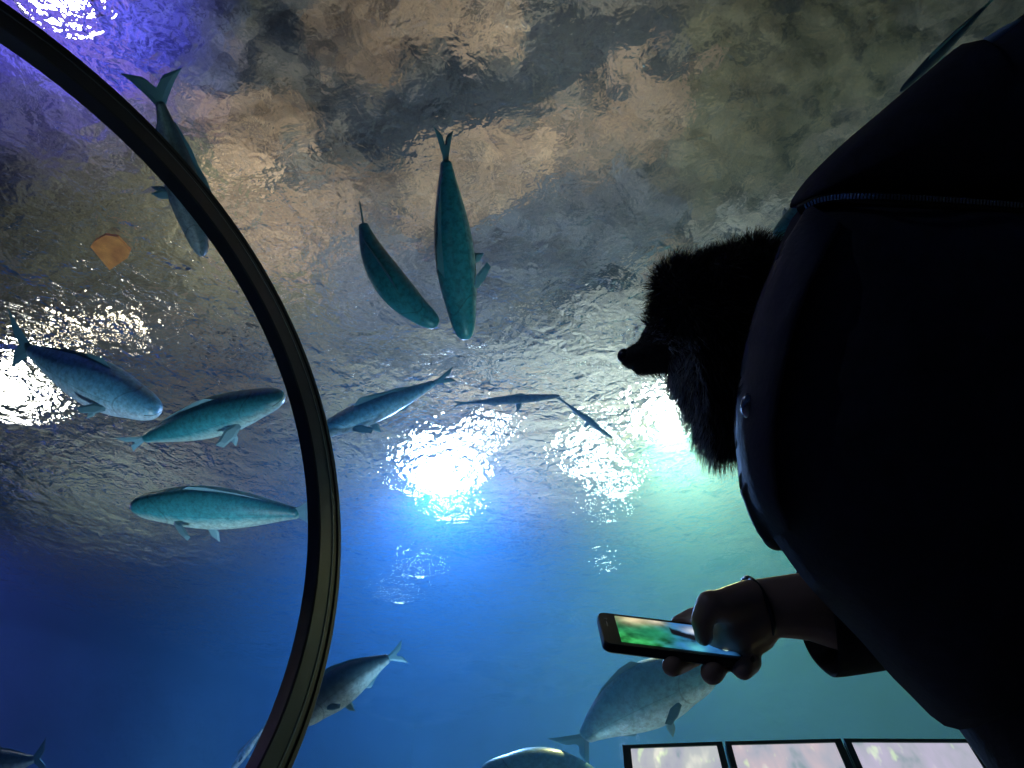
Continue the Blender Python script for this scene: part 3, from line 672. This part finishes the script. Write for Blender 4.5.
# ---- phone
def phone():
    TL, TRt = C3(599, 612, .815), None
    Lx = (RT*.985-UP*.12).normalized()*1.0
    S = (UP*.12+fw*.98); S = (S-Lx*S.dot(Lx)).normalized(); Nn = Lx.cross(S)           # Nn towards the viewer?
    if Nn.dot(fw) > 0: Nn = -Nn
    ctr = C3(673, 640, .80)
    def rr_loop(hx, hy, r, z):
        out = []
        for cx, cy, a0 in ((hx-r, hy-r, 0), (-hx+r, hy-r, 90), (-hx+r, -hy+r, 180), (hx-r, -hy+r, 270)):
            for k in range(7): a = math.radians(a0+15*k); out.append((cx+r*math.cos(a), cy+r*math.sin(a), z))
        return out
    loops = [rr_loop(.0775, .0365, .0075, -.0056), rr_loop(.0795, .0385, .009, -.0038), rr_loop(.0795, .0385, .009, .0036), rr_loop(.0785, .0375, .0085, .0052)]
    n = len(loops[0]); vs = [v for l in loops for v in l]; fs = [tuple(range(n-1, -1, -1)), tuple(range(3*n, 4*n))]
    for k in range(3):
        for j in range(n): fs.append((k*n+j, k*n+(j+1) % n, (k+1)*n+(j+1) % n, (k+1)*n+j))
    bm = bmesh.new(); bm.from_mesh(mesh(vs, fs))
    o = link('smartphone', bm_mesh(bm), None, m_black, False)
    X, Y, Z = Lx, S, Nn
    if X.cross(Y).dot(Z) < 0: X = -X; flip = -1
    else: flip = 1
    frame(o, ctr, X, Y, Z)
    tag(o, 'black smartphone held sideways with the tank glowing on its screen', 'phone')
    nx, ny = 90, 44; vs, fs, cl = [], [], []
    for j in range(ny):
        for i in range(nx):
            u, v = i/(nx-1), j/(ny-1)     # u: left to right as seen, v up
            x = lerp(-.0610, .0690, u)*flip; y = lerp(-.0315, .0315, v)
            vs.append((x, y, .0057))
            nz = mnoise.fractal(Vector((u*9, v*5, 2)), 1, 2, 5)
            c = np.array([.02, .17, .07])*(1+nz*.9); k = min(1, max(0, (u-.28+nz*.12)/.3)); c = c*(1-k)+np.array([.03, .16, .42])*k
            k = max(0, 1-abs(v-.1)*2.2)*max(0, 1-u*2.2); c = c+np.array([.02, .22, .02])*k*(1+nz)
            for (cu, cv, ru, rv, cc) in ((.17, .93, .15, .22, (.9, .75, .45)), (.35, .95, .08, .12, (.9, .8, .6)), (.70, .75, .12, .16, (.75, .8, .85)), (.62, .12, .08, .2, (.1, .5, .6)), (.30, .5, .2, .3, (.02, .25, .12))):
                k = math.exp(-(((u-cu)/ru)**2+((v-cv)/rv)**2)*1.2); c = c*(1-k)+np.array(cc)*k
            dd = abs((v-.62)+(u-.5)*.9)-.17+nz*.08
            if u > .46 and dd < 0: k = min(1, -dd*12); c = c*(1-k)+np.array([.008, .01, .016])*k
            if u > .86: c = c*max(0, 1-(u-.86)*10)
            if ((u-.80)/.045)**2+((v-.62)/.13)**2 < 1: c = np.array([1., .35, .28])
            if ((u-.90)/.02)**2+((v-.7)/.07)**2 < 1: c = np.array([.7, .8, .8])
            if ((u-.86)/.03)**2+((v-.22)/.09)**2 < 1: c = np.array([.45, .75, .7])
            cl.append((*np.maximum(c*(1+nz*.35), 0), 1))
    for j in range(ny-1):
        for i in range(nx-1):
            f = (j*nx+i, j*nx+i+1, (j+1)*nx+i+1, (j+1)*nx+i); fs.append(f if flip > 0 else f[::-1])
    me = mesh(vs, fs); ca = me.color_attributes.new('pic', 'FLOAT_COLOR', 'POINT'); ca.data.foreach_set('color', [x for c in cl for x in c])
    m, nt, out = mat('phone_screen'); at = N(nt, 'Attribute', attribute_name='pic'); e = N(nt, 'Emission', {'Color': at.outputs[0], 'Strength': 1.}); nt.links.new(e.outputs[0], out.inputs[0])
    link('screen', me, o, m, False)
    # earpiece slot and front camera on the left bezel
    bm = bmesh.new(); box_bm(bm, (-.0722*1 if flip > 0 else .0712, .002, .005), (-.0712 if flip > 0 else .0722, .014, .0056)); link('earpiece', bm_mesh(bm), o, m_metal, False)
    bm = bmesh.new(); bmesh.ops.create_cone(bm, cap_ends=True, segments=16, radius1=.0016, radius2=.0016, depth=.0006); bmesh.ops.translate(bm, vec=(-.0718*flip, .021, .0054), verts=bm.verts)
    link('front_camera', bm_mesh(bm), o, m_metal, False)
phone()

# ---- carrier bag
def pillow(outline, dep, thick, rings=9, bulge=.55):
    """closed cushion whose rim follows the outline; dep may be a function of (px, py)"""
    n = len(outline); cx = sum(p[0] for p in outline)/n; cy = sum(p[1] for p in outline)/n
    df = dep if callable(dep) else (lambda x, y: dep)
    vs, fs = [], []
    prm = []
    for side in (-1, 1):
        for k in range(rings):
            t = k/(rings-1)*.97; s = 1-t
            hgt = thick*.5*(1-(1-t)**2.4)**bulge
            for (x, y) in outline:
                X, Y = lerp(cx, x, s), lerp(cy, y, s); vs.append(P(X, Y, df(X, Y)) + fw*side*hgt)
    m = rings*n
    for k in range(rings-1):
        for j in range(n):
            fs.append((k*n+j, k*n+(j+1) % n, (k+1)*n+(j+1) % n, (k+1)*n+j)); fs.append((m+k*n+j, m+(k+1)*n+j, m+(k+1)*n+(j+1) % n, m+k*n+(j+1) % n))
    fs.append(tuple((rings-1)*n+j for j in range(n))); fs.append(tuple(m+(rings-1)*n+j for j in range(n-1, -1, -1)))
    me = mesh(vs, fs); bm = bmesh.new(); bm.from_mesh(me); bmesh.ops.remove_doubles(bm, verts=bm.verts, dist=1e-5); bmesh.ops.recalc_face_normals(bm, faces=bm.faces); bm.to_mesh(me); bm.free()
    return me
def sm2(pts, per=4):
    q = [Vector((a, b, 0)) for a, b in pts]; n = len(q); out = []
    for i in range(n):
        a, b, c, d = q[i-1], q[i], q[(i+1) % n], q[(i+2) % n]
        for s in range(per):
            t = s/per; v = .5*((2*b)+(-a+c)*t+(2*a-5*b+4*c-d)*t*t+(-a+3*b-3*c+d)*t**3); out.append((v.x, v.y))
    return out
bagdep = lambda x, y: .70+.02*(1-(x-740)/300)
bag_out = sm2([(797, 212), (830, 200), (900, 196), (1010, 200), (1120, 230), (1190, 330), (1200, 470), (1140, 600), (1040, 690), (960, 730), (905, 690), (860, 640), (812, 590), (778, 545), (752, 505), (738, 462), (734, 420), (742, 370), (760, 300), (778, 250)])
bag = link('pet_carrier_bag', pillow(bag_out, bagdep, .20), None, m_bag)
tag(bag, 'dark navy fabric pet carrier bag at the right, the dog looking out of it', 'bag')
flap_out = sm2([(800, 208), (790, 204), (806, 180), (838, 148), (880, 112), (920, 78), (962, 44), (972, 52), (1024, 14), (1110, -40), (1220, -20), (1260, 120), (1180, 240), (1040, 215), (930, 208), (850, 203)])
flap = link('top_flap', pillow(flap_out, lambda x, y: .72, .12), bag, m_bag); flap['label'] = 'dark upper flap above the zip'
lin = link('pale_lining', pillow([(973, 52), (984, 38), (1006, 25), (1022, 17), (1020, 30), (1000, 42), (984, 52)], lambda x, y: .712, .02), bag, principled('pale_lining', (.35, .5, .6), .6)); lin['label'] = 'pale blue-grey strip of lining at the top edge'
def front(px, py, extra=0.0, out=bag_out, thick=.20):
    # depth of the bag's near skin at that place
    n = len(out); cx = sum(p[0] for p in out)/n; cy = sum(p[1] for p in out)/n
    a = math.atan2(py-cy, px-cx); best = min(out, key=lambda p: abs((math.atan2(p[1]-cy, p[0]-cx)-a+PI) % (2*PI)-PI))
    s = min(1, math.hypot(px-cx, py-cy)/math.hypot(best[0]-cx, best[1]-cy)); t = 1-s
    return bagdep(px, py)-thick*.5*(max(0, 1-(1-t)**2.4))**.55-extra
def strap():
    ctr = [(826, 214), (806, 248), (786, 290), (771, 335), (762, 380), (757, 420), (757, 460), (762, 500), (778, 536)]
    wid = [19, 20, 21, 21, 20, 19, 18, 16, 14]
    c3 = smooth_path([(a, b, 0) for a, b in ctr], 4); w3 = [wid[min(len(wid)-1, int(i/4))] for i in range(len(c3))]
    vs, fs = [], []; m_ = 9
    for i, p in enumerate(c3):
        t = (c3[min(i+1, len(c3)-1)]-c3[max(i-1, 0)]).normalized(); nn = Vector((-t.y, t.x, 0))
        for k in range(m_):
            u = lerp(-1, 1, k/(m_-1)); q = p+nn*u*w3[i]
            vs.append(P(q.x, q.y, front(q.x, q.y, .008+.003*math.sqrt(max(0, 1-u*u)))))
    n0 = len(vs)
    vs += [v+fw*.006 for v in vs]
    for i in range(len(c3)-1):
        for k in range(m_-1):
            a = i*m_+k; fs.append((a, a+1, a+m_+1, a+m_)); fs.append((n0+a, n0+a+m_, n0+a+m_+1, n0+a+1))
        for k, s in ((0, 1), (m_-1, -1)):
            a = i*m_+k; fs.append((a, a+m_, n0+a+m_, n0+a) if s > 0 else (a, n0+a, n0+a+m_, a+m_))
    link('rim_band', mesh(vs, fs), bag, m_trim)
strap()
sp = P(748, 406, front(748, 406, .010)); bm = bmesh.new(); ellipsoid(bm, sp, RT*.0068, UP*.0115, fw*.005, 20)
s_ = link('snap_button', bm_mesh(bm), bag, m_metal); s_['label'] = 'shiny metal snap button'
zp = [(803, 208), (818, 201), (840, 197), (870, 196.5), (910, 198), (960, 201), (1024, 206), (1090, 214)]
zc = smooth_path([P(a, b, .655 if a > 880 else lerp(.70, .655, (a-803)/77)) for a, b in zp], 8)
link('zip_tape', tube_mesh([p+fw*.008 for p in zc], .006, 10, flat=(fw, .5)), bag, m_black)
def zip_teeth():
    bm = bmesh.new(); L = 0; step = .0030; acc = 0
    for a, b in zip(zc[:-1], zc[1:]):
        T = (b-a).normalized(); d = (b-a).length; s = -acc
        while s+step <= d:
            s += step; p = a+T*s; x = (UP-T*UP.dot(T)).normalized(); y = T.cross(x)
            M = Matrix.Translation(p) @ Matrix((T, x, y)).transposed().to_4x4(); box_bm(bm, (-.0009, -.0024, -.0015), (.0009, .0024, .0015), M)
        acc = d-s if s > 0 else acc+d
    return bm_mesh(bm)
z_ = link('zip_teeth', zip_teeth(), bag, m_metal, False); z_['label'] = 'fine steel zip teeth'; z_['kind'] = 'stuff'

# ---- dog
def dog():
    bm = bmesh.new()
    def E(px, py, dep, rx, ry, rz, rot=0):
        X = RT*math.cos(rot)+UP*math.sin(rot); Y = -RT*math.sin(rot)+UP*math.cos(rot); ellipsoid(bm, P(px, py, dep), X*rx, Y*ry, fw*rz, 20)
    E(700, 312, .86, .052, .050, .050)          # skull
    E(725, 325, .86, .055, .062, .055); E(686, 290, .86, .036, .034, .045); E(720, 285, .86, .042, .034, .045); E(760, 270, .86, .035, .035, .04); E(705, 365, .86, .035, .045, .045); E(720, 400, .86, .035, .042, .04)
    capsule(bm, P(676, 346, .86), P(631, 358, .86), .0285, .0130)    # muzzle
    capsule(bm, P(678, 360, .86), P(640, 369, .86), .014, .0085)    # jaw
    capsule(bm, P(672, 322, .86), P(655, 338, .86), .022, .017)
    capsule(bm, P(735, 340, .86), P(790, 400, .86), .055, .075, 20)   # neck and chest
    capsule(bm, P(700, 370, .86), P(745, 420, .86), .03, .05, 20)
    capsule(bm, P(790, 400, .86), P(930, 470, .86), .078, .078, 20)   # trunk inside the bag
    for dz in (-.04, .04):
        capsule(bm, P(725, 272, .86+dz), P(733, 258, .86+dz), .022, .012, 12)   # ears
        capsule(bm, P(800, 430, .86+dz), P(790, 520, .86+dz), .026, .02, 12); capsule(bm, P(790, 520, .86+dz), P(778, 535, .86+dz), .02, .018, 12)
        capsule(bm, P(920, 480, .86+dz), P(940, 540, .86+dz), .04, .022, 12); capsule(bm, P(940, 540, .86+dz), P(915, 560, .86+dz), .022, .018, 12)
    return remesh(bm, .0035, 6)
m_dog = principled('black_dog_coat', (.012, .012, .014), .7)
me = dog(); dg = link('dog', me, None, m_dog)
tag(dg, 'small fluffy black dog in profile looking left out of the carrier bag', 'dog')
bm = bmesh.new(); ellipsoid(bm, P(624.5, 356, .86), RT*.0085, UP*.0088, fw*.009, 16); n_ = link('nose', bm_mesh(bm), dg, principled('dog_nose', (.01, .01, .012), .25))
for s in (-1, 1):
    bm = bmesh.new(); ellipsoid(bm, P(665, 322, .86+s*.027), RT*.007, UP*.007, fw*.006, 14); link('eye', bm_mesh(bm), dg, m_eye)
def fur():
    rnd = random.Random(3); vs, fs = [], []; cl = []
    me.calc_loop_triangles(); tris = me.loop_triangles
    areas = np.array([t.area for t in tris]); cum = np.cumsum(areas); tot = cum[-1]
    neck = P(760, 350, .86)
    for k in range(80000):
        t = tris[int(np.searchsorted(cum, rnd.random()*tot))]
        a, b = rnd.random(), rnd.random()
        if a+b > 1: a, b = 1-a, 1-b
        v = [me.vertices[i].co for i in t.vertices]; p = v[0]+(v[1]-v[0])*a+(v[2]-v[0])*b; nrm = t.normal
        rel = p-P(700, 330, .86); x = rel.dot(RT); y = rel.dot(UP)
        px = 512+F*((p-CAM).dot(RT))/((p-CAM).dot(fw)); py = 384-F*((p-CAM).dot(UP))/((p-CAM).dot(fw))
        if px > 800 or py > 455: continue
        mz = px < 668 and py > 326
        if mz: L = .0025+max(0, (px-640)/28)*.006
        elif py > 362: L = .028
        elif px < 690: L = .012+.008*rnd.random()
        elif py < 300: L = .017
        else: L = .026
        L *= .6+.7*rnd.random()
        down = -UP*(.9 if py > 350 else .1)+RT*(.35 if px < 700 else .15)+(RT*.8 if mz else Vector())
        if py < 290 and px < 700: down = UP*.2+RT*.35
        d = (nrm*1.0+down*.75+Vector((rnd.gauss(0, .16), rnd.gauss(0, .16), rnd.gauss(0, .16)))).normalized()
        sd_ = d.cross(Vector((rnd.gauss(0, 1), rnd.gauss(0, 1), rnd.gauss(0, 1)))).normalized()
        w = .00033 if not mz else .0003
        q = p+d*L*.55; d2 = (d+(-UP*.35)+RT*.3+RT*rnd.gauss(0, .15)).normalized(); e = q+d2*L*.5
        i0 = len(vs); vs += [p-sd_*w, p+sd_*w, q+sd_*w*.8, q-sd_*w*.8, e]; fs += [(i0, i0+1, i0+2, i0+3), (i0+3, i0+2, i0+4)]
        g = 1. if (655 < px < 720 and 335 < py and not mz and px-655 < 45+ (py-350)*.2) else 0.  # pale strands paint the lit rim of ruff and muzzle
        if mz and py < 345: g = .5
        c = (.012, .012, .014) if rnd.random() > g*.75 else (.5, .52, .56)
        cl += [(*c, 1)]*5
    fm = mesh(vs, fs); ca = fm.color_attributes.new('fur', 'FLOAT_COLOR', 'POINT'); ca.data.foreach_set('color', [x for c in cl for x in c])
    m, nt, out = mat('fur'); at = N(nt, 'Attribute', attribute_name='fur'); b = N(nt, 'BsdfPrincipled', {'Base Color': at.outputs[0], 'Roughness': .55}); nt.links.new(b.outputs[0], out.inputs[0])
    f = link('fur', fm, dg, m, False); f['kind'] = 'stuff'; f['label'] = 'long black fur, lit rim painted grey under the muzzle'
fur()

# ---- lit information panels leaning over the sill
def panels():
    m_frame = principled('panel_frame', (.05, .12, .11), .4, bump=(20, .2, .003))
    edges = [(621, 746, 2.15), (723.5, 742.5, 2.12), (842, 739.5, 2.09), (975, 740, 2.06)]
    down = (Vector((0, -.55, -.83))).normalized()
    for i in range(3):
        A, B = P(*edges[i]), P(*edges[i+1]); X = (B-A); W_ = X.length; X.normalize()
        Yd = (down-X*down.dot(X)).normalized(); Z = X.cross(-Yd)
        if Z.dot(fw) > 0: Z = -Z
        Y = Z.cross(X); Hh = .26
        bm = bmesh.new(); g = .004
        box_bm(bm, (g, -Hh, -.03), (W_-g, 0, -.004)); bmesh.ops.bevel(bm, geom=bm.edges[:], offset=.004, segments=2, affect='EDGES')
        o = link('information_panel', bm_mesh(bm), None, m_frame, False); frame(o, A, X, Y, Z)
        tag(o, ['left backlit panel with a dark green frame below the pale arching fish', 'middle backlit panel, pinkish white, below the open water under the hand', 'right backlit panel, lilac white, partly behind the black coat'][i], 'information panel', 'backlit panels along the bottom')
        for nm, x0, x1, y0, y1 in (('top_rail', g, W_-g, -.012, 0), ('side_rail', g, g+(.05 if i == 0 else .03)*W_*1.6, -Hh, -.012), ('side_rail', W_-g-.06*W_, W_-g, -Hh, -.012), ('bottom_rail', g, W_-g, -Hh, -Hh+.012)):
            bm = bmesh.new(); box_bm(bm, (x0, y0, -.004), (x1, y1, .004)); link(nm, bm_mesh(bm), o, m_frame, False)
        m, nt, out = mat('backlit_print'); tc = N(nt, 'TexCoord')
        mp = N(nt, 'Mapping', {'Vector': tc.outputs['Object'], 'Location': (i*3.1, 0, 0), 'Scale': (9, 4, 1)})
        nz = N(nt, 'TexNoise', {'Vector': mp.outputs[0], 'Scale': 1.6, 'Detail': 3, 'Distortion': .3}); nz2 = N(nt, 'TexNoise', {'Vector': mp.outputs[0], 'Scale': 3, 'Detail': 2})
        c = ramp(nt, nz.outputs[0], [(.30, (.25, .38, .42)), (.42, (.50, .52, .62)), (.62, [(.62, .66, .66), (.70, .60, .66), (.62, .58, .76)][i]), (.72, (.95, .95, .85))])
        c2 = ramp(nt, nz2.outputs[0], [(.62, (0, 0, 0)), (.72, (.2, .35, .02))])
        mx = N(nt, 'Mix', {0: 1., 6: c, 7: c2}, data_type='RGBA', blend_type='ADD'); e = N(nt, 'Emission', {'Color': mx.outputs[2], 'Strength': .85}); nt.links.new(e.outputs[0], out.inputs[0])
        bm = bmesh.new(); box_bm(bm, (g+(.08 if i == 0 else .03)*W_, -Hh+.01, -.004), (W_-g-.03*W_, -.011, .001)); link('backlit_print', bm_mesh(bm), o, m, False)
    # stand carrying the panels
    A, B = P(*edges[0]), P(*edges[3]); z = (A.z+B.z)/2-.26
    m_st = principled('dark_plinth', (.02, .025, .03), .6)
    X = (B-A); X.z = 0; W_ = X.length; X.normalize(); Yp = Vector((0, 0, 1)).cross(X)
    bm = bmesh.new(); box_bm(bm, (0, -.16, 0), (W_, .04, z+.02)); bmesh.ops.bevel(bm, geom=bm.edges[:], offset=.01, segments=2, affect='EDGES')
    o = link('plinth', bm_mesh(bm), None, m_st, False); frame(o, Vector((A.x, A.y, 0)), X, Yp, Vector((0, 0, 1))); tag(o, 'dark plinth below the three backlit panels', 'plinth')
panels()


SC.view_settings.view_transform = 'Standard'; SC.view_settings.look = 'None'; SC.view_settings.gamma = 1; SC.view_settings.exposure = 0
SC.view_settings.use_curve_mapping = False
SC.cycles.volume_bounces = 0
SC.cycles.max_bounces = 8; SC.cycles.transparent_max_bounces = 16
SC.cycles.sample_clamp_indirect = 4
